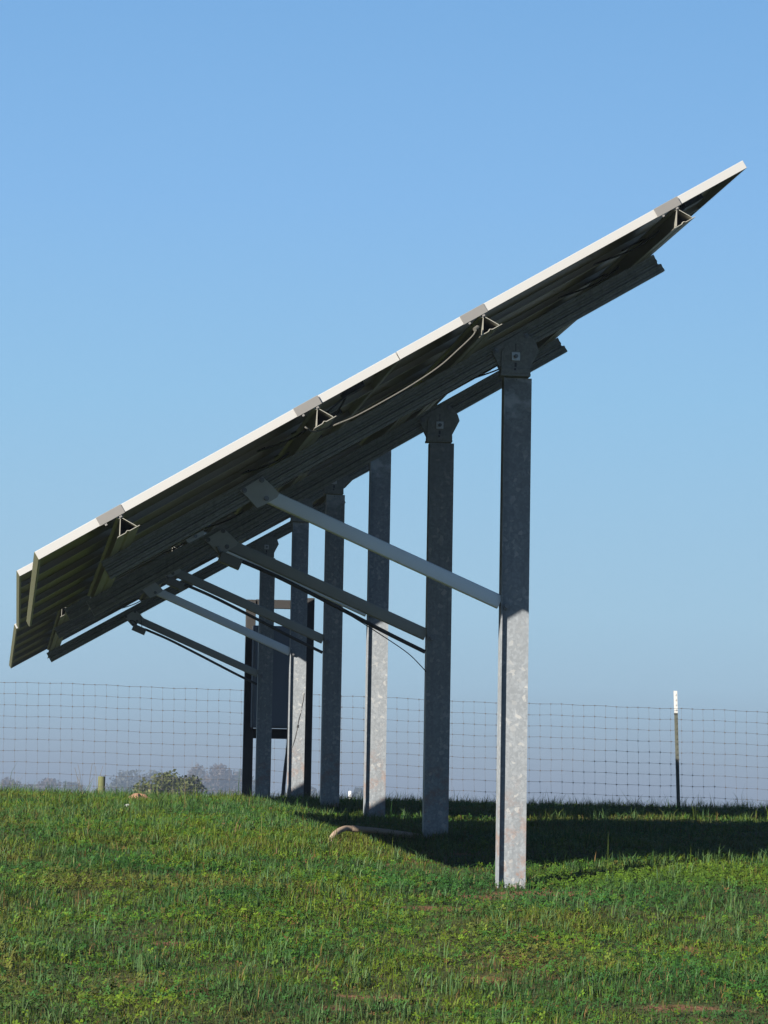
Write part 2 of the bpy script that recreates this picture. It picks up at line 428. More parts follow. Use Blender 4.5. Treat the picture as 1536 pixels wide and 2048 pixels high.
def clover():
    xs, ys = [], []
    for dens, y0, y1 in [(2600, 8.3, 14.5), (1500, 14.5, 20), (650, 20, 30)]:
        x, y = scatter(dens, y0, y1)
        p = vnoise(x, y, 0.55, 41) * .6 + vnoise(x, y, 0.17, 42) * .4
        # thick leafy band along the sunny edge right of the nearest post
        band = np.exp(-((y - 14.2 - 0.08 * (x - 2.3)) / 0.42) ** 2) * (x > 2.32)
        keep = (rng.random(len(x)) < np.clip((p - 0.36) * 4.0, 0.18, 1) + band) & (rng.random(len(x)) > bareness(x, y))
        xs.append(x[keep]); ys.append(y[keep])
    xb = rng.uniform(2.32, 5.0, 2600); yb = 14.2 + 0.08 * (xb - 2.3) + rng.normal(0, .28, 2600)
    xs.append(xb); ys.append(yb)
    x = np.concatenate(xs); y = np.concatenate(ys); n = len(x)
    z = gz(x, y) + rng.uniform(.008, .036, n)
    L = rng.uniform(.0045, .0125, n)
    tilt = rng.normal(0, .55, n); ta = rng.uniform(0, 2 * math.pi, n)
    nx, ny = np.sin(tilt) * np.cos(ta), np.sin(tilt) * np.sin(ta) - 0.25
    a0 = rng.uniform(0, 2 * math.pi, n)
    co = np.empty((n, 3, 4, 3))
    for k in range(3):
        a = a0 + k * 2.094
        def P(r, da):
            dx, dy = np.cos(a + da) * r, np.sin(a + da) * r
            return np.stack([x + dx, y + dy, z - (dx * nx + dy * ny) * 1.2], 1)
        co[:, k, 0] = P(0, 0); co[:, k, 1] = P(L * .9, -.5); co[:, k, 2] = P(L * 1.15, 0); co[:, k, 3] = P(L * .9, .5)
    quads = np.arange(n * 3)[:, None] * 4 + np.array([0, 1, 2, 3])
    c = pick_colour(x, y, n, True)
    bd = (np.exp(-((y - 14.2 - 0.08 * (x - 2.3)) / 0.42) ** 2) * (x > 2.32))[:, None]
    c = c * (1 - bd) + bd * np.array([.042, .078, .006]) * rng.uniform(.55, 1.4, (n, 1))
    cc = np.repeat(c[:, None], 12, 1).reshape(-1, 3)
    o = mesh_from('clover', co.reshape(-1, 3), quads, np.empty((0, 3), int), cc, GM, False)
    tag(o, 'low green clover leaves spread through the lawn and beside the nearest post', 'clover', kind='stuff')
grass(); clover()

# ---------------------------------------------------------------- solar arrays
TH = math.atan2(2.974 - 1.138, 3.062 + 0.016)
CT, ST = math.cos(TH), math.sin(TH)
X0, Z0 = -0.016, 1.138
EU = Vector((CT, 0, ST)); EV = Vector((ST, 0, -CT))     # up the slope / away from the glass
def UV(u, v, y): return Vector((X0, y, Z0)) + EU * u + EV * v
SL = 3.584
PUR = [0.389, 1.365, 2.205, 3.205]
NM = 5

def rafter_profile():
    # two channels back to back: rounded corners, a lip groove on each side
    h = 0.047; w = 0.0205
    half = [(-w, -h), (w, -h), (w, -h + .012), (w - .004, -h + .016), (w - .004, -h + .027), (w, -h + .031),
            (w, -.010), (w - .010, -.004), (w - .010, .004), (w, .010), (w, h - .031), (w - .004, h - .027), (w - .004, h - .016), (w, h - .012), (w, h), (-w, h)]
    left = [(-a, b) for a, b in reversed(half[1:-1])]
    return half[:1] + half[1:-1] + [(w, h), (-w, h)] + left[1:-1] if False else half[1:-1] + left

def make_array(label, ox, oz, ynear, yfar, posts, yaw=0.0, far_drop=0.0, clamps=False, raft_low=0.295, tilt=0.0, slide=0.0):
    """posts: list of (y, opening, ground z, conduit)"""
    by = posts[0][0]
    base = Vector((2.223 + ox, by, G(2.223 + ox, by)))
    root = empty('solar_array', base, 0)
    tag(root, label, 'solar array', 'tilted solar arrays in a row')
    off = Vector((ox, 0, oz)) - base
    def L(p): return Vector(p) + off
    PV = Vector((2.216, 0, 2.2115)); RT = Matrix.Rotation(tilt, 3, 'Y')
    def rot(p):
        q = Vector(p); y_ = q.y; q.y = 0
        q = PV + RT @ (q - PV); q.y = y_; return q
    def shift(bm):
        for v in bm.verts:
            v.co = rot(v.co - EU * slide)
            t = (v.co.y - by)
            v.co = v.co + off + Vector((yaw * t, 0, -far_drop * t))
    # --- modules
    mw = (yfar - ynear) / NM; g = 0.004
    proto = None
    for r_ in range(2):
        u0 = r_ * SL / 2 + (0.0015 if r_ else 0); u1 = (r_ + 1) * SL / 2 - (0 if r_ else 0.0015)
        for k in range(NM):
            cu = (u0 + u1) / 2; y0 = ynear + k * mw + g / 2; yc = y0 + (mw - g) / 2
            if proto is None:
                hu = (u1 - u0) / 2; hy = (mw - g) / 2; th = 0.038; wl = 0.010
                bm = bmesh.new()
                # aluminium ring: four walls with an inward lip at the bottom, butted end to end
                box(bm, (0, -hy + wl / 2, -th / 2), (2 * hu, wl, th), bev=.0012); box(bm, (0, hy - wl / 2, -th / 2), (2 * hu, wl, th), bev=.0012)
                box(bm, (-hu + wl / 2, 0, -th / 2 - .0003), (wl, 2 * (hy - wl) - .0006, th - .001)); box(bm, (hu - wl / 2, 0, -th / 2 - .0003), (wl, 2 * (hy - wl) - .0006, th - .001))
                box(bm, (0, -hy + wl + .0065, -th + .002), (2 * hu - 2 * wl - .001, .012, .0025)); box(bm, (0, hy - wl - .0065, -th + .002), (2 * hu - 2 * wl - .001, .012, .0025))
                p = build('solar_panel', bm, M['frame'])
                bm = bmesh.new(); box(bm, (0, 0, -.0075), (2 * hu - 2 * wl - .001, 2 * hy - 2 * wl - .001, .004))
                s1 = build('cell_sheet', bm, M['cells'], p)
                bm = bmesh.new(); box(bm, (0, 0, -.0035), (2 * hu - 2 * wl - .001, 2 * hy - 2 * wl - .001, .003))
                s2 = build('cover_glass', bm, M['glass'], p)
                bm = bmesh.new(); box(bm, (hu - .17, 0, -.024), (.10, .13, .025), bev=.004)
                s3 = build('junction_box', bm, M['black'], p)
                bm = bmesh.new()
                tube(bm, [(hu - .2, -.03, -.030), (hu - .33, -.12, -.06), (hu - .5, -.05, -.085), (hu - .66, .12, -.05), (hu - .60, .35, -.036)], .0045, 6)
                tube(bm, [(hu - .2, .03, -.030), (hu - .28, .14, -.07), (hu - .40, .22, -.05), (hu - .45, .40, -.036)], .0045, 6)
                s4 = build('cable', bm, M['black'], p)
                proto = (p, s1, s2, s3, s4)
                rail = None
                cur = p
            else:
                cur = proto[0].copy(); COL.objects.link(cur)
                for s in proto[1:]:
                    c = s.copy(); COL.objects.link(c); c.parent = cur
            if r_ == 0:
                if rail is None:
                    bm = bmesh.new(); box(bm, (-hu - .0012, 0, -th / 2), (.0022, 2 * hy - .001, th - .001))
                    rail = build('low_edge_strip', bm, M['mossy'], cur)
                else:
                    c = rail.copy(); COL.objects.link(c); c.parent = cur
            cur.parent = root
            q = rot(UV(cu - slide, 0, yc)) + off; t = yc - by
            q += Vector((yaw * t, 0, -far_drop * t))
            cur.location = q
            cur.rotation_mode = 'YXZ'; cur.rotation_euler = (-far_drop, -TH + tilt, -yaw)
    # --- purlins: triangular extrusions with a bead at the top and lips at the bottom
    for i, u in enumerate(PUR):
        bm = bmesh.new()
        v0, v1 = 0.050, 0.114; hw = 0.041; t = 0.0028
        Lp = yfar - ynear - 0.002
        o0 = UV(u + .004, 0, ynear + .001)
        def strip(a, b, t=t):
            (u0, w0), (u1, w1) = a, b; d = Vector((u1 - u0, w1 - w0)).normalized(); nn = Vector((-d.y, d.x)) * t / 2
            extrude_dir(bm, [(u0 + nn.x, w0 + nn.y), (u1 + nn.x, w1 + nn.y), (u1 - nn.x, w1 - nn.y), (u0 - nn.x, w0 - nn.y)], o0, EU, EV, (0, 1, 0), Lp)
        strip((-.002, v0), (-hw, v1)); strip((.002, v0), (hw, v1))
        strip((-hw - .012, v1 + .0032), (-.012, v1 + .0032)); strip((-.012, v1 + .0022), (-.004, v1 - .0032)); strip((-.004, v1 - .0032), (.004, v1 + .0022)); strip((.004, v1 + .0032), (hw + .014, v1 + .0032))
        # top bead
        n = 10
        ring = [(math.cos(2 * math.pi * k / n) * .0105, .0435 + math.sin(2 * math.pi * k / n) * .0105 * .9) for k in range(n)]
        for k in range(n): strip(ring[k], ring[(k + 1) % n], .0026)
        strip((-.016, .0395), (-.008, .050), .003); strip((.016, .0395), (.008, .050), .003)
        shift(bm); build('purlin', bm, M['purlin'], root)
    if clamps:
        for u in PUR:
            bm = bmesh.new()
            Mx = Matrix.Translation(UV(u - .03, .0195, ynear - .003)) @ Matrix.Rotation(-TH, 4, 'Y')
            box(bm, (0, 0, 0), (.122, .006, .041), Mx, bev=.001)
            box(bm, (-.036, .001, -.0255), (.010, .004, .010), Mx); box(bm, (.035, .001, -.0255), (.012, .004, .009), Mx)
            shift(bm); build('end_clamp', bm, M['clamp'], root)
    # --- posts, rafters, struts
    for (y, opening, gzv, conduit) in posts:
        dz = -far_drop * (y - by); dx = yaw * (y - by)
        px = 2.230; W = .135; D = .072; T = .0065
        top = 2.112
        gl = G(px + ox + dx, y) - oz - dz
        bm = bmesh.new()
        hw = W / 2
        if opening < 0:      # channel opening towards the camera side, web at the back, small lip on the low side
            w0 = -D / 2 + .023
            prof = [(-hw, -D / 2), (-hw + T, -D / 2), (-hw + T, w0), (hw, w0), (hw, D / 2), (hw - T, D / 2), (hw - T, w0 + T), (-hw + T, w0 + T), (-hw + T, D / 2), (-hw, D / 2)]
        else:
            prof = [(-hw, -D / 2), (hw, -D / 2), (hw, D / 2), (hw - T, D / 2), (hw - T, -D / 2 + T), (-hw + T, -D / 2 + T), (-hw + T, D / 2), (-hw, D / 2)]
        prism_z(bm, [(a, b) for a, b in prof], -.45, top - gl, 6)
        lean = 0.004
        p = build('post', bm, M['post'], root, L((px + dx, y, gl + dz)))
        def sub(name, bmm, mat, parent=p, sm=False):
            # children share the post's frame: shift vertices there
            for v in bmm.verts: v.co = v.co - Vector((px, y, gl))
            return build(name, bmm, mat, parent, (0, 0, 0), sm)
        # head of the post: foot plate, rounded upright plate with slot, square washer and nut
        bm = bmesh.new()
        fx = 2.216; hwp = .068
        box(bm, (fx, y, 2.124), (.142, .088, .012), bev=.001)
        box(bm, (fx, y - .040, 2.143), (.140, .010, .026), bev=.001)
        for s in (-1, 1):
            pts = [(fx - hwp, 2.1305), (fx + hwp, 2.1305), (fx + hwp, 2.212)]
            pts += [(fx + hwp * math.cos(a), 2.212 + .072 * math.sin(a)) for a in [R(q) for q in range(15, 180, 15)]] + [(fx - hwp, 2.212)]
            prism_y(bm, pts, y + s * .031 - .003, y + s * .031 + .003)
        sub('head_bracket', bm, M['plate'])
        bm = bmesh.new()
        box(bm, (fx, y - .037, 2.2115), (.040, .005, .040), bev=.001)
        sub('square_washer', bm, M['washer'])
        bm = bmesh.new()
        cyl(bm, (fx, y - .052, 2.2115), (fx, y - .039, 2.2115), .0105, 6); cyl(bm, (fx, y - .058, 2.2115), (fx, y - .052, 2.2115), .006, 10)
        sub('nut', bm, M['bolt'])
        for c_, s_ in [((fx, y - .0345, 2.255), (.003, .0015, .035)), ((fx, y - .0345, 2.172), (.010, .0015, .020)), ((fx - .004, y - .0455, 2.149), (.010, .002, .010))]:
            bm = bmesh.new(); box(bm, c_, s_); sub('adjusting_slot', bm, M['dark_conduit'])
        bm = bmesh.new(); cyl(bm, (fx + .004, y - D / 2 - .006, 2.100), (fx + .004, y - D / 2 + .002, 2.100), .004, 8)
        sub('bolt', bm, M['bolt'])
        # bolt through the strut foot
        bm = bmesh.new()
        yy = (y - D / 2 + .023) if opening < 0 else (y - D / 2)
        cyl(bm, (2.19, yy - .010, 1.032), (2.19, yy - .0005, 1.032), .017, 14); cyl(bm, (2.19, yy - .024, 1.032), (2.19, yy - .010, 1.032), .011, 6)
        sub('bolt', bm, M['bolt'])
        # rafter
        bm = bmesh.new()
        a0 = raft_low; a1 = 3.307
        extrude_dir(bm, rafter_profile(), UV(a0, .162, y), (0, 1, 0), EV, EU, a1 - a0)
        for v in bm.verts:
            q = (v.co - UV(0, .162, y)).dot(EV); e = (v.co - UV(a1, .162, y)).dot(EU)
            if abs(e) < .01:
                if abs(q) < .006: v.co -= EU * .012
                elif q < 0: v.co -= EU * .010
        for v in bm.verts: v.co = rot(v.co) - Vector((px, y, gl))
        rf = build('rafter', bm, M['rafter'], root, L((px + dx, y, gl + dz)))
        def rsub(name, bmm, mat): return sub(name, bmm, mat, rf)
        # splice plates at the post (both sides of the rafter)
        for s in (-1, 1):
            bm = bmesh.new()
            pts = [(2.104, 2.238), (2.118, 2.206), (2.148, 2.149), (2.284, 2.154), (2.328, 2.241), (2.318, 2.272), (2.301, 2.302), (2.246, 2.333), (2.165, 2.285)]
            yc = y + s * .0242; prism_y(bm, pts, yc - .0028, yc + .0028)
            rsub('splice_plate', bm, M['plate']); bm = bmesh.new()
            pl = [(.930, 1.539), (1.033, 1.606), (1.076, 1.569), (1.114, 1.531), (1.105, 1.512), (1.045, 1.475), (1.013, 1.460), (.965, 1.510)]
            prism_y(bm, pl, yc - .0028, yc + .0028)
            rsub('splice_plate', bm, M['gusset' if s < 0 else 'plate'])
        for bx, bz in [(2.265, 2.313), (2.123, 2.238), (.951, 1.540), (1.031, 1.590), (1.054, 1.505)]:
            bm = bmesh.new()
            cyl(bm, (bx, y - .0300, bz), (bx, y - .0271, bz), .0125, 14); cyl(bm, (bx, y - .038, bz), (bx, y - .0300, bz), .0085, 6)
            rsub('bolt', bm, M['bolt'])
        # strut from the rafter down to the post
        A = Vector((1.056, y, 1.523)); B = Vector((2.161, y, 1.052)); d = (B - A).normalized(); up = Vector((-d.z, 0, d.x))
        bm = bmesh.new(); hh = .0325; ww = .0205
        pr = []
        for cx_, cz_, a in [(ww - .007, hh - .007, 0), (-ww + .007, hh - .007, 90), (-ww + .007, -hh + .007, 180), (ww - .007, -hh + .007, 270)]:
            for q in (0, 30, 60, 90): pr.append((cx_ + .007 * math.cos(R(a + q)), cz_ + .007 * math.sin(R(a + q))))
        extrude_dir(bm, pr, A + d * .012, (0, 1, 0), up, d, (B - A).length - .012)
        for v in bm.verts: v.co = v.co - Vector((px, y, gl))
        stt = build('strut', bm, M['strut_shaded' if conduit else 'strut'], root, L((px + dx, y, gl + dz)), True)
        if conduit:
            bm = bmesh.new()
            cp = [(1.125, y - .03, 1.432), (1.34, y - .03, 1.345), (1.60, y - .03, 1.222), (1.93, y - .03, 1.060), (2.155, y - .03, .955)]
            tube(bm, cp, .0115, 10)
            for v in bm.verts: v.co = v.co - Vector((px, y, gl))
            cd = build('cable_conduit', bm, M['dark_conduit'], root, L((px + dx, y, gl + dz)), True)
            bm = bmesh.new()
            c = Vector((1.073, y - .03, 1.428)); Mx = Matrix.Translation(c) @ Matrix.Rotation(math.atan2(.046, .114), 4, 'Y')
            box(bm, (0, 0, 0), (.125, .06, .058), Mx, bev=.002); box(bm, (0, -.032, 0), (.118, .004, .052), Mx, bev=.001)
            cyl(bm, Vector((1.02, y - .03, 1.462)), Vector((1.0, y - .03, 1.505)), .009, 8)
            sub('combiner_box', bm, M['boxgrey'], cd)
            bm = bmesh.new()
            if conduit == 1: tube(bm, [(1.50, y - .03, 1.268), (1.72, y - .035, 1.155), (1.93, y - .035, 1.030), (2.06, y - .035, .945), (2.135, y - .035, .875), (2.168, y - .03, .84)], .0028, 6)
            if conduit == 2:
                tube(bm, [(.99, y - .03, 1.51), (1.03, y - .035, 1.50), (1.055, y - .035, 1.46), (1.06, y - .035, 1.425)], .004, 6)
                tube(bm, [(1.085, y - .04, 1.60), (1.09, y - .04, 1.50), (1.10, y - .04, 1.43)], .0028, 6)
            if conduit != 3: sub('loose_wire', bm, M['black'], cd)
    return root, off

arr1, off1 = make_array('nearest solar array, white panel edge with grey clamps, on the two closest posts', 0, 0, 12.975, 17.55,
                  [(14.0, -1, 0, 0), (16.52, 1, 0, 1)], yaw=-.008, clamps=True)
make_array('middle solar array in the row, its white corner just showing left behind the nearest array', -.055, .305, 18.12, 22.88,
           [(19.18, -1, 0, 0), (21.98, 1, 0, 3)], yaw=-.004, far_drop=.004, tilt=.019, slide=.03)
arr3, off3 = make_array('farthest solar array in the row, its low corner reaching down left toward the fence', -.085, .35, 23.62, 28.5,
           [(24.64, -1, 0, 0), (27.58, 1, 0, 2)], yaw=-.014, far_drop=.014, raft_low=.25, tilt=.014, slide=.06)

# grey cable sagging under the nearest array, fixed at the third purlin
bm = bmesh.new()
rp = [(1.878, 12.96, 2.168), (1.866, 12.957, 2.138), (1.798, 12.955, 2.069), (1.722, 12.955, 1.998), (1.62, 12.955, 1.924), (1.518, 12.955, 1.859), (1.366, 12.957, 1.77), (1.291, 12.96, 1.735)]
tube(bm, rp, .0036, 8); cyl(bm, (1.872, 12.95, 2.163), (1.888, 12.965, 2.176), .010, 10)
tube(bm, [(1.291, 12.96, 1.735), (1.25, 13.02, 1.722), (1.20, 13.03, 1.705), (1.171, 12.99, 1.698), (1.150, 12.96, 1.704), (1.138, 12.96, 1.712)], .0038, 8)
for v in bm.verts: v.co += off1
build('hanging_cable', bm, M['rope'], arr1, smooth=True)

# ---------------------------------------------------------------- beige pipe on the grass
bm = bmesh.new()
pp = [(1.585, 16.25, -.165), (1.60, 16.27, -.10), (1.63, 16.3, -.045), (1.68, 16.36, -.012), (1.74, 16.42, -.006), (1.90, 16.45, -.017), (2.14, 16.49, -.045)]
pp = [(a_, b_, c_ - .010) for a_, b_, c_ in pp]; tube(bm, pp, .0155, 12); cyl(bm, (1.742, 16.421, -.016), (1.775, 16.426, -.018), .0185, 14)
o = build('pipe', bm, M['pvc'], None, (0, 0, 0), True)
tag(o, 'bent beige plastic pipe lying in the grass against the second post', 'pipe')

# ---------------------------------------------------------------- equipment frame behind the farthest array
ex, ey = 2.36, 29.2
fz = G(ex, ey)
fr = empty('equipment_frame', (ex, ey, fz))
tag(fr, 'dark timber frame carrying a grey cabinet behind the farthest array posts', 'equipment frame')
def fbox(name, x0, x1, y0, y1, z0, z1, mat, parent=fr, bev=.004):
    bm = bmesh.new(); box(bm, ((x0 + x1) / 2 - ex, (y0 + y1) / 2 - ey, (z0 + z1) / 2 - fz), (x1 - x0, y1 - y0, z1 - z0), bev=bev)
    return build(name, bm, mat, parent)
fbox('frame_post', 2.030, 2.122, 29.16, 29.25, -.1, 2.155, M['timber'])
fbox('frame_post', 2.600, 2.690, 29.16, 29.25, -.1, 2.185, M['timber'])
fbox('crossbar', 2.1225, 2.5995, 29.175, 29.235, 2.075, 2.160, M['timber'])
fbox('crossbar', 2.1225, 2.5995, 29.175, 29.235, .820, .915, M['timber'])
cb = fbox('cabinet', 2.090, 2.500, 28.98, 29.155, .918, 1.895, M['cabinet'], bev=.006)
bm = bmesh.new(); box(bm, (2.295 - ex, 28.975 - ey, 1.405 - fz), (.38, .012, .94), bev=.003)
build('cabinet_door', bm, M['cabinet'], cb)
bm = bmesh.new(); box(bm, (2.46 - ex, 28.962 - ey, 1.40 - fz), (.018, .014, .06), bev=.003)
build('handle', bm, M['black'], cb)
bm = bmesh.new(); tube(bm, [(2.46 - ex, 29.1 - ey, .92 - fz), (2.455 - ex, 29.1 - ey, .75 - fz), (2.43 - ex, 29.1 - ey, .5 - fz), (2.405 - ex, 29.1 - ey, .12 - fz)], .018, 10)
tube(bm, [(2.50 - ex, 29.1 - ey, 1.0 - fz), (2.535 - ex, 29.05 - ey, .95 - fz), (2.50 - ex, 29.0 - ey, .6 - fz), (2.44 - ex, 29.0 - ey, .12 - fz)], .009, 8)
build('conduit', bm, M['dark_conduit'], fr, smooth=True)

# dark wire draped in front of the fifth post
bm = bmesh.new()
tube(bm, [(2.18, 24.52, .98), (2.165, 24.50, .90), (2.15, 24.50, .84), (2.14, 24.49, .78), (2.12, 24.50, .68), (2.10, 24.50, .62)], .0042, 6)
tube(bm, [(2.19, 24.52, 1.06), (2.18, 24.52, .98)], .006, 6, smooth=False)
cyl(bm, (2.145, 24.5, .80), (2.141, 24.49, .782), .009, 8)
for v in bm.verts: v.co = v.co - arr3.location
build('loose_wire', bm, M['black'], arr3, smooth=True)
# ---------------------------------------------------------------- fence
def fence():
    yb = 31.5; x0, x1 = -3.2, 11.6; ms = .1165
    def ztop(x): return 1.415 - .0186 * (x + .333) + .008 * math.sin(x * 1.1) + .004 * math.sin(x * 3.7)
    rows = 11
    bm = bmesh.new(); kb = bmesh.new()
    nx = int((x1 - x0) / ms)
    def P(i, r):
        x = x0 + i * ms; z = ztop(x) - r * ms + .003 * math.sin(i * 1.7 + r)
        return Vector((x + .0025 * math.sin(r * 2.1 + i * .9) + .02 * r * .08, yb + .004 * math.sin(i * .6 + r), z))
    def seg(a, b, r):
        d = (b - a).normalized(); s = d.cross(Vector((0, 1, 0))).normalized() * r; t = Vector((0, r, 0))
        va = [bm.verts.new(a + q) for q in (s, t, -s, -t)]; vb = [bm.verts.new(b + q) for q in (s, t, -s, -t)]
        for k in range(4): bm.faces.new((va[k], va[(k + 1) % 4], vb[(k + 1) % 4], vb[k]))
    for r in range(rows):
        for i in range(nx): seg(P(i, r), P(i + 1, r), .0015 if r else .0019)
    for i in range(nx + 1):
        for r in range(rows - 1): seg(P(i, r), P(i, r + 1), .00105)
        for r in range(rows): box(kb, P(i, r), (.0115, .009, .0115))
    root = empty('wire_fence', (4, yb, G(4, yb)))
    tag(root, 'woven wire mesh fence running across behind the arrays on the crest', 'wire fence')
    off = -Vector((4, yb, G(4, yb)))
    for b_ in (bm, kb):
        for v in b_.verts: v.co += off
    build('mesh_wires', bm, M['wire'], root); 
    k = build('wire_knots', kb, M['wire'], root)
fence()
def stake(x, y, ztop, zb, label, lean=0.0):
    root = empty('fence_stake', (x, y, zb)); tag(root, label, 'fence stake')
    h = ztop - zb
    prof = [(-.0185, -.004), (.0185, -.004), (.0185, .003), (.0035, .003), (.0035, .034), (-.0035, .034), (-.0035, .003), (-.0185, .003)]
    def part(name, z0, z1, mat):
        bm = bmesh.new(); prism_z(bm, prof, z0, z1, 4)
        for v in bm.verts: v.co.x -= lean * v.co.z
        z = z0 + .03
        while z < z1 - .02:
            box(bm, (-lean * z, -.0075, z), (.012, .007, .014)); z += .054
        return build(name, bm, mat, root)
    part('stake_shaft', -.4, h - .232, M['stake_green']); part('white_tip', h - .2315, h, M['stake_white'])
    bm = bmesh.new(); box(bm, (-lean * (h - .1), -.010, h - .245), (.045, .004, .006)); box(bm, (-lean * .6, -.010, .6), (.045, .004, .006))
    build('wire_clip', bm, M['wire'], root)
stake(6.806, 31.535, 1.478, G(6.8, 31.5), 'slim metal fence stake with a white painted tip, right of all posts', .035)
# short wooden post beyond the fence
zb = G(.796, 34)
root = empty('wooden_post', (.796, 34.0, zb)); tag(root, 'short mossy wooden post poking above the grass at left behind the fence', 'wooden post')
bm = bmesh.new(); prism_z(bm, [(.042 * math.cos(R(a)), .042 * math.sin(R(a))) for a in range(0, 360, 20)], -.3, .497 - zb, 6)
for v in bm.verts: v.co.x += random.uniform(-.002, .002); v.co.y += random.uniform(-.002, .002)
M['moss'] = simple('mossy_wood', (0.07, 0.078, 0.025), .9, 0, .4, 14)
build('post_shaft', bm, M['moss'], root, smooth=True)
# small white marker in the grass near the fence, and a bright pebble on the left
bm = bmesh.new(); zz = G(3.787, 36); hp = .41 - zz; box(bm, (0, 0, hp / 2 - .05), (.034, .02, hp + .1), bev=.006)
o = build('marker_peg', bm, M['white'], None, (3.787, 36, zz)); tag(o, 'tiny white marker peg in the grass between the third and fourth posts', 'marker')
bm = bmesh.new(); bmesh.ops.create_icosphere(bm, subdivisions=2, radius=.015)
for v in bm.verts: v.co = Vector((v.co.x * 1.3, v.co.y, v.co.z * .8)) * random.uniform(.85, 1.12)
o = build('pebble', bm, M['white'], None, (.65, 20.3, G(.65, 20.3) + .035), True); tag(o, 'small white pebble in the grass at left', 'pebble')
# reddish heap of earth near the crest
bm = bmesh.new(); nseg = 26
zc = G(.84, 23.6)
verts = []
for j in range(9):
    r = j / 8
    ring = []
    for i in range(nseg):
        a = 2 * math.pi * i / nseg; rr = r * (.12 + .03 * math.sin(3 * a) + .015 * math.sin(7 * a + 1))
        x, y = rr * math.cos(a) * 1.05, rr * math.sin(a) * 1.3
        ring.append(bm.verts.new((x, y, G(.84 + x, 23.6 + y) - zc - .02 + .075 * (1 - r ** 2.6) * (1 + .16 * math.sin(a * 3 + r * 4) + .2 * random.uniform(-1, 1) * r))))
    verts.append(ring)
for a, b in zip(verts, verts[1:]):
    for i in range(nseg): bm.faces.new((a[i], a[(i + 1) % nseg], b[(i + 1) % nseg], b[i]))
bmesh.ops.remove_doubles(bm, verts=bm.verts[:], dist=.0005)
M['earth'] = simple('red_earth', (0.17, 0.09, 0.05), .95, 0, .35, 30)
o = build('earth_mound', bm, M['earth'], None, (.84, 23.6, zc), True); tag(o, 'small heap of bare reddish earth in the grass at left', 'mound')

# ---------------------------------------------------------------- distant trees
TM = leaf_mat('tree_leaves', .2, .6, .2)
BK = simple('bark', (.10, .085, .07), .9, 0, .3, 5)
def tree(name, x, y, ztop, width, label, cols, leaf=.3, n=2600, kind='crown', group=None, bare=0.0, seed=1, trunk_r=.2):
    zb = G(x, y); H = (ztop - zb) * 1.075
    root = empty(name, (x, y, zb)); tag(root, label, 'bush' if 'bush' in name else 'tree', group)
    r = np.random.default_rng(seed)
    # branch skeleton
    bm = bmesh.new()
    tube(bm, [(0, 0, -.3), (.05 * H * .2, 0, H * .25), (-.03 * H * .2, 0, H * .5), (0, 0, H * .9)], lambda t: trunk_r * (1 - .85 * t), 8, 4)
    tips = []
    for k in range(14 if bare == 0 else 34):
        a = r.uniform(0, 6.283); z0 = H * r.uniform(.22, .75); rr = width / 2 * r.uniform(.5, .95) * (1.1 - .6 * (z0 / H - .3)); z1 = min(H * .86, z0 + H * r.uniform(.1, .35))
        tip = (rr * math.cos(a), rr * math.sin(a), z1); tips.append(tip)
        tube(bm, [(0, 0, z0), (tip[0] * .5, tip[1] * .5, (z0 + z1) / 2 + .03 * H), tip], lambda t: trunk_r * (.38 if not bare else .2) * (1 - .8 * t), 5, 3)
        if bare:
            for q in range(3):
                e = (tip[0] + r.normal(0, width * .08), tip[1] + r.normal(0, width * .08), tip[2] + abs(r.normal(0, H * .07)))
                tube(bm, [(tip[0] * .7, tip[1] * .7, z0 + (z1 - z0) * .7), e], .03, 4, 2)
    build('trunk', bm, BK, root)
    # crown of leaf-sized faces gathered in clumps
    nc = 46
    cl = []
    for k in range(nc):
        a = r.uniform(0, 6.283); q = r.uniform(0, 1) ** .5; zz = r.uniform(.16, .97)
        env = math.sin(math.pi * min(1, max(.0, (zz * .9 + .14)))) ** .55 * (0.82 + .18 * math.sin(3 * a + seed))
        cl.append((q * env * width / 2 * math.cos(a), q * env * width / 2 * math.sin(a), zz * H * (1 - .10 * q) , r.uniform(.13, .22) * width, r.uniform(.6, 1.35), r.random()))
    cl = np.array(cl); n = int(n * (1 - bare * .75))
    ci = r.integers(0, nc, n); c = cl[ci]
    d = r.normal(0, 1, (n, 3)); d /= np.linalg.norm(d, axis=1)[:, None]
    p = c[:, :3] + d * (c[:, 3:4] * r.uniform(.45, 1.05, (n, 1))) * np.array([1, 1, .75])
    p[:, 2] = np.clip(p[:, 2], .1, H * 1.0)
    a1 = r.normal(0, 1, (n, 3)); a1 /= np.linalg.norm(a1, axis=1)[:, None]; a2 = np.cross(a1, r.normal(0, 1, (n, 3))); a2 /= np.linalg.norm(a2, axis=1)[:, None]
    s = leaf * r.uniform(.5, 1.2, (n, 1))
    co = np.stack([p - a1 * s * .6, p + a2 * s * .35, p + a1 * s * .6, p - a2 * s * .35], 1)
    cols = np.array(cols); t = c[:, 5:6]; col = cols[0] + (cols[1] - cols[0]) * t
    amp = 1.0 if 'bush' in name else .35
    col = col * (1 + (c[:, 4:5] - .97) * amp) * (1 + r.uniform(-.25, .25, (n, 1)) * amp)
    o = mesh_from('crown', co.reshape(-1, 3), np.arange(n)[:, None] * 4 + np.arange(4), np.empty((0, 3), int), np.repeat(col, 4, 0), TM, False)
    o.parent = root
olive = [(.024, .032, .007), (.058, .060, .012)]; rust = [(.045, .034, .026), (.062, .044, .034)]; dull = [(.026, .030, .020), (.040, .038, .026)]
GB = 'olive bushes beyond the crest'; GT = 'hazy trees far behind the fence'
tree('bush', 4.85, 128, 1.75, 4.4, 'olive green bush on the left, in front of hazy trees', olive, .17, 9000, group=GB, trunk_r=.05, seed=3)
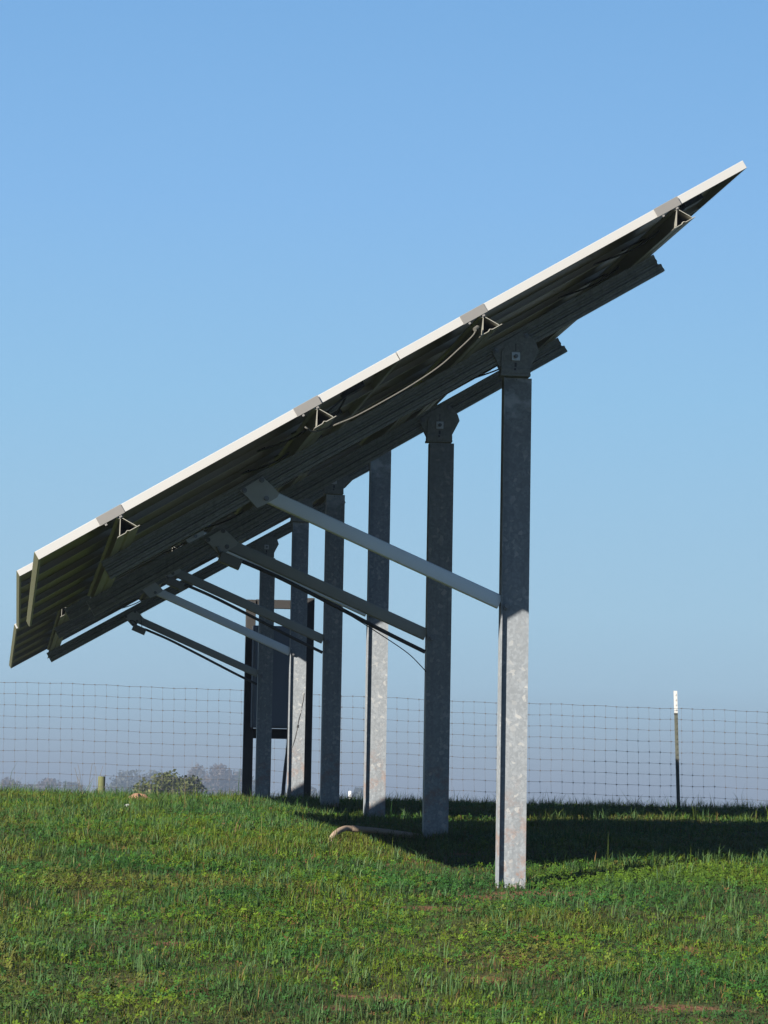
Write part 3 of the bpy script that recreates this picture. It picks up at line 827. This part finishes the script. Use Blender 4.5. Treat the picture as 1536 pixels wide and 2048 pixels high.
tree('bush', 6.75, 129, 1.75, 3.9, 'olive green bush on the right of its pair, beside the hazy trees', olive, .17, 8000, group=GB, trunk_r=.05, seed=5)
tree('bush', 5.9, 131, 2.0, 3.8, 'slightly taller olive bush standing between its two neighbours', olive, .17, 8000, group=GB, trunk_r=.05, seed=9)
T = [(12.4, 380, 6.1, 6.5, 'hazy blue grey tree just left of the olive bushes', dull, 0), (15.8, 384, 6.4, 5.5, 'hazy tree peeking above the left end of the olive bushes', dull, 0),
     (20.9, 382, 7.6, 3.2, 'thin nearly bare hazy tree right of the olive bushes', rust, .6), (23.6, 378, 7.2, 5.8, 'broad reddish hazy tree right of the olive bushes', rust, 0),
     (26.6, 383, 6.4, 4.6, 'hazy tree beside the dark timber frame', dull, 0), (2.4, 380, 5.6, 4.6, 'rounded hazy tree low on the left skyline', rust, 0),
     (5.4, 386, 5.3, 5.2, 'low hazy tree trailing right on the left skyline', dull, 0), (-2.6, 372, 5.8, 4.0, 'faint hazy tree at the left edge of the photo', rust, .3),
     (9.2, 390, 5.0, 3.5, 'faint leafless hazy tree behind the wooden post', rust, .4), (35.3, 380, 5.0, 3.2, 'small hazy treetop between the fourth and fifth posts', dull, 0),
     (41.6, 384, 4.6, 3.0, 'small hazy treetop just left of the third post', dull, 0), (0.2, 392, 5.0, 4.5, 'faint low hazy treetop near the left edge', dull, 0)]
for i, (x, y, zt, w, lb, c, br) in enumerate(T):
    zt -= 1.1 if x < 10 else .45
    x, y, zt, w = x * 1.9, y * 1.9, zt * 1.9, w * 1.9
    tree('distant_tree', x, y, zt, w * 1.5, lb, c, .72, 9000, group=GT, bare=br, seed=20 + i, trunk_r=.2)

# weeds sticking up at the crest on the left
bm = bmesh.new()
for k in range(8):
    x = random.uniform(.56, .76); y = 33.5 + random.uniform(-.3, .3); z = G(x, y)
    h = random.uniform(.25, .48); dx = random.uniform(-.1, .14)
    tube(bm, [(x, y, z - .02), (x + dx * .4, y, z + h * .6), (x + dx, y, z + h)], .0022, 4, 3)
M['straw'] = simple('dry_straw', (.09, .072, .045), .9, 0, .3, 20)
o = build('dry_weeds', bm, M['straw']); tag(o, 'dry weed stalks beside the short wooden post', 'weeds', kind='stuff')

# ---------------------------------------------------------------- air
bm = bmesh.new(); box(bm, (100, 470, 2.5), (1250, 1080, 25))
hz = build('haze', bm, None); hz['kind'] = 'stuff'
hm = bpy.data.materials.new('haze_air'); hm.use_nodes = True; nt = hm.node_tree; nt.nodes.clear()
out = nt.nodes.new('ShaderNodeOutputMaterial'); pv = nt.nodes.new('ShaderNodeVolumePrincipled')
pv.inputs['Color'].default_value = (.19, .245, .33, 1); pv.inputs['Density'].default_value = .0010; pv.inputs['Anisotropy'].default_value = 0.0
nt.links.new(pv.outputs[0], out.inputs['Volume']); hz.data.materials.append(hm)

# ---------------------------------------------------------------- sky and sun
EL = R(25.7); AZX, AZY = -1.16, -1.0     # direction towards the sun, seen from above
n_ = math.hypot(AZX, AZY); sd = Vector((AZX / n_ * math.cos(EL), AZY / n_ * math.cos(EL), math.sin(EL)))
sun = bpy.data.lights.new('sun', 'SUN'); sun.energy = 5.0; sun.angle = R(.53); sun.color = (1.0, .94, .85)
so = bpy.data.objects.new('sun', sun); COL.objects.link(so); so.rotation_euler = sd.to_track_quat('Z', 'Y').to_euler(); so.location = (-20, -40, 40)
W = bpy.data.worlds.new('World'); S.world = W; W.use_nodes = True; nt = W.node_tree
bg = nt.nodes['Background']
sky = nt.nodes.new('ShaderNodeTexSky'); sky.sky_type = 'NISHITA'; sky.sun_disc = False
sky.sun_elevation = EL; sky.sun_rotation = math.atan2(AZX, AZY) ; sky.altitude = 100; sky.air_density = 1; sky.dust_density = .6; sky.ozone_density = 1.2
tc = nt.nodes.new('ShaderNodeTexCoord'); sx = nt.nodes.new('ShaderNodeSeparateXYZ'); nt.links.new(tc.outputs['Generated'], sx.inputs[0])
K = 1.0
rp_ = ramp(nt, [(0, (.25, .30, .385)), (.012, (.28, .345, .44)), (.022, (.325, .425, .53)), (.047, (.375, .57, .725)), (.07, (.375, .605, .785)), (.14, (.298, .565, .83)),
                (.204, (.242, .495, .84)), (.27, (.195, .43, .775)), (.42, (.075, .19, .46)), (1.0, (.022, .065, .20))])
nt.links.new(sx.outputs[2], rp_.inputs[0])
sc_ = nt.nodes.new('ShaderNodeVectorMath'); sc_.operation = 'SCALE'; sc_.inputs['Scale'].default_value = 2.68
nt.links.new(rp_.outputs[0], sc_.inputs[0])
bl = mix(nt, sc_.outputs[0], sky.outputs[0], maprange(nt, sx.outputs[2], .4, .9, 0, .2))
nt.links.new(bl, bg.inputs['Color']); bg.inputs['Strength'].default_value = .1

# ---------------------------------------------------------------- camera
cam = bpy.data.cameras.new('camera'); co_ = bpy.data.objects.new('camera', cam); COL.objects.link(co_)
cam.sensor_fit = 'VERTICAL'; cam.sensor_height = 36; cam.lens = 6062 / 2048 * 36; cam.clip_start = .1; cam.clip_end = 5000
Rv = Vector((0.99310909, -0.11590074, 0.01735941)); Uv = Vector((-0.02910296, -0.10041471, 0.99451994)); Fv = Vector((0.11352246, 0.988172, 0.10309581))
co_.matrix_world = Matrix((( Rv.x, Uv.x, -Fv.x, 0), (Rv.y, Uv.y, -Fv.y, 0), (Rv.z, Uv.z, -Fv.z, 0), (0, 0, 0, 1)))
S.camera = co_
S.view_settings.view_transform = 'Standard'; S.view_settings.look = 'None'; S.view_settings.exposure = 1.9; S.view_settings.gamma = 1
S.render.engine = 'CYCLES'; S.cycles.max_bounces = 6; S.cycles.volume_bounces = 0; S.cycles.transparent_max_bounces = 8
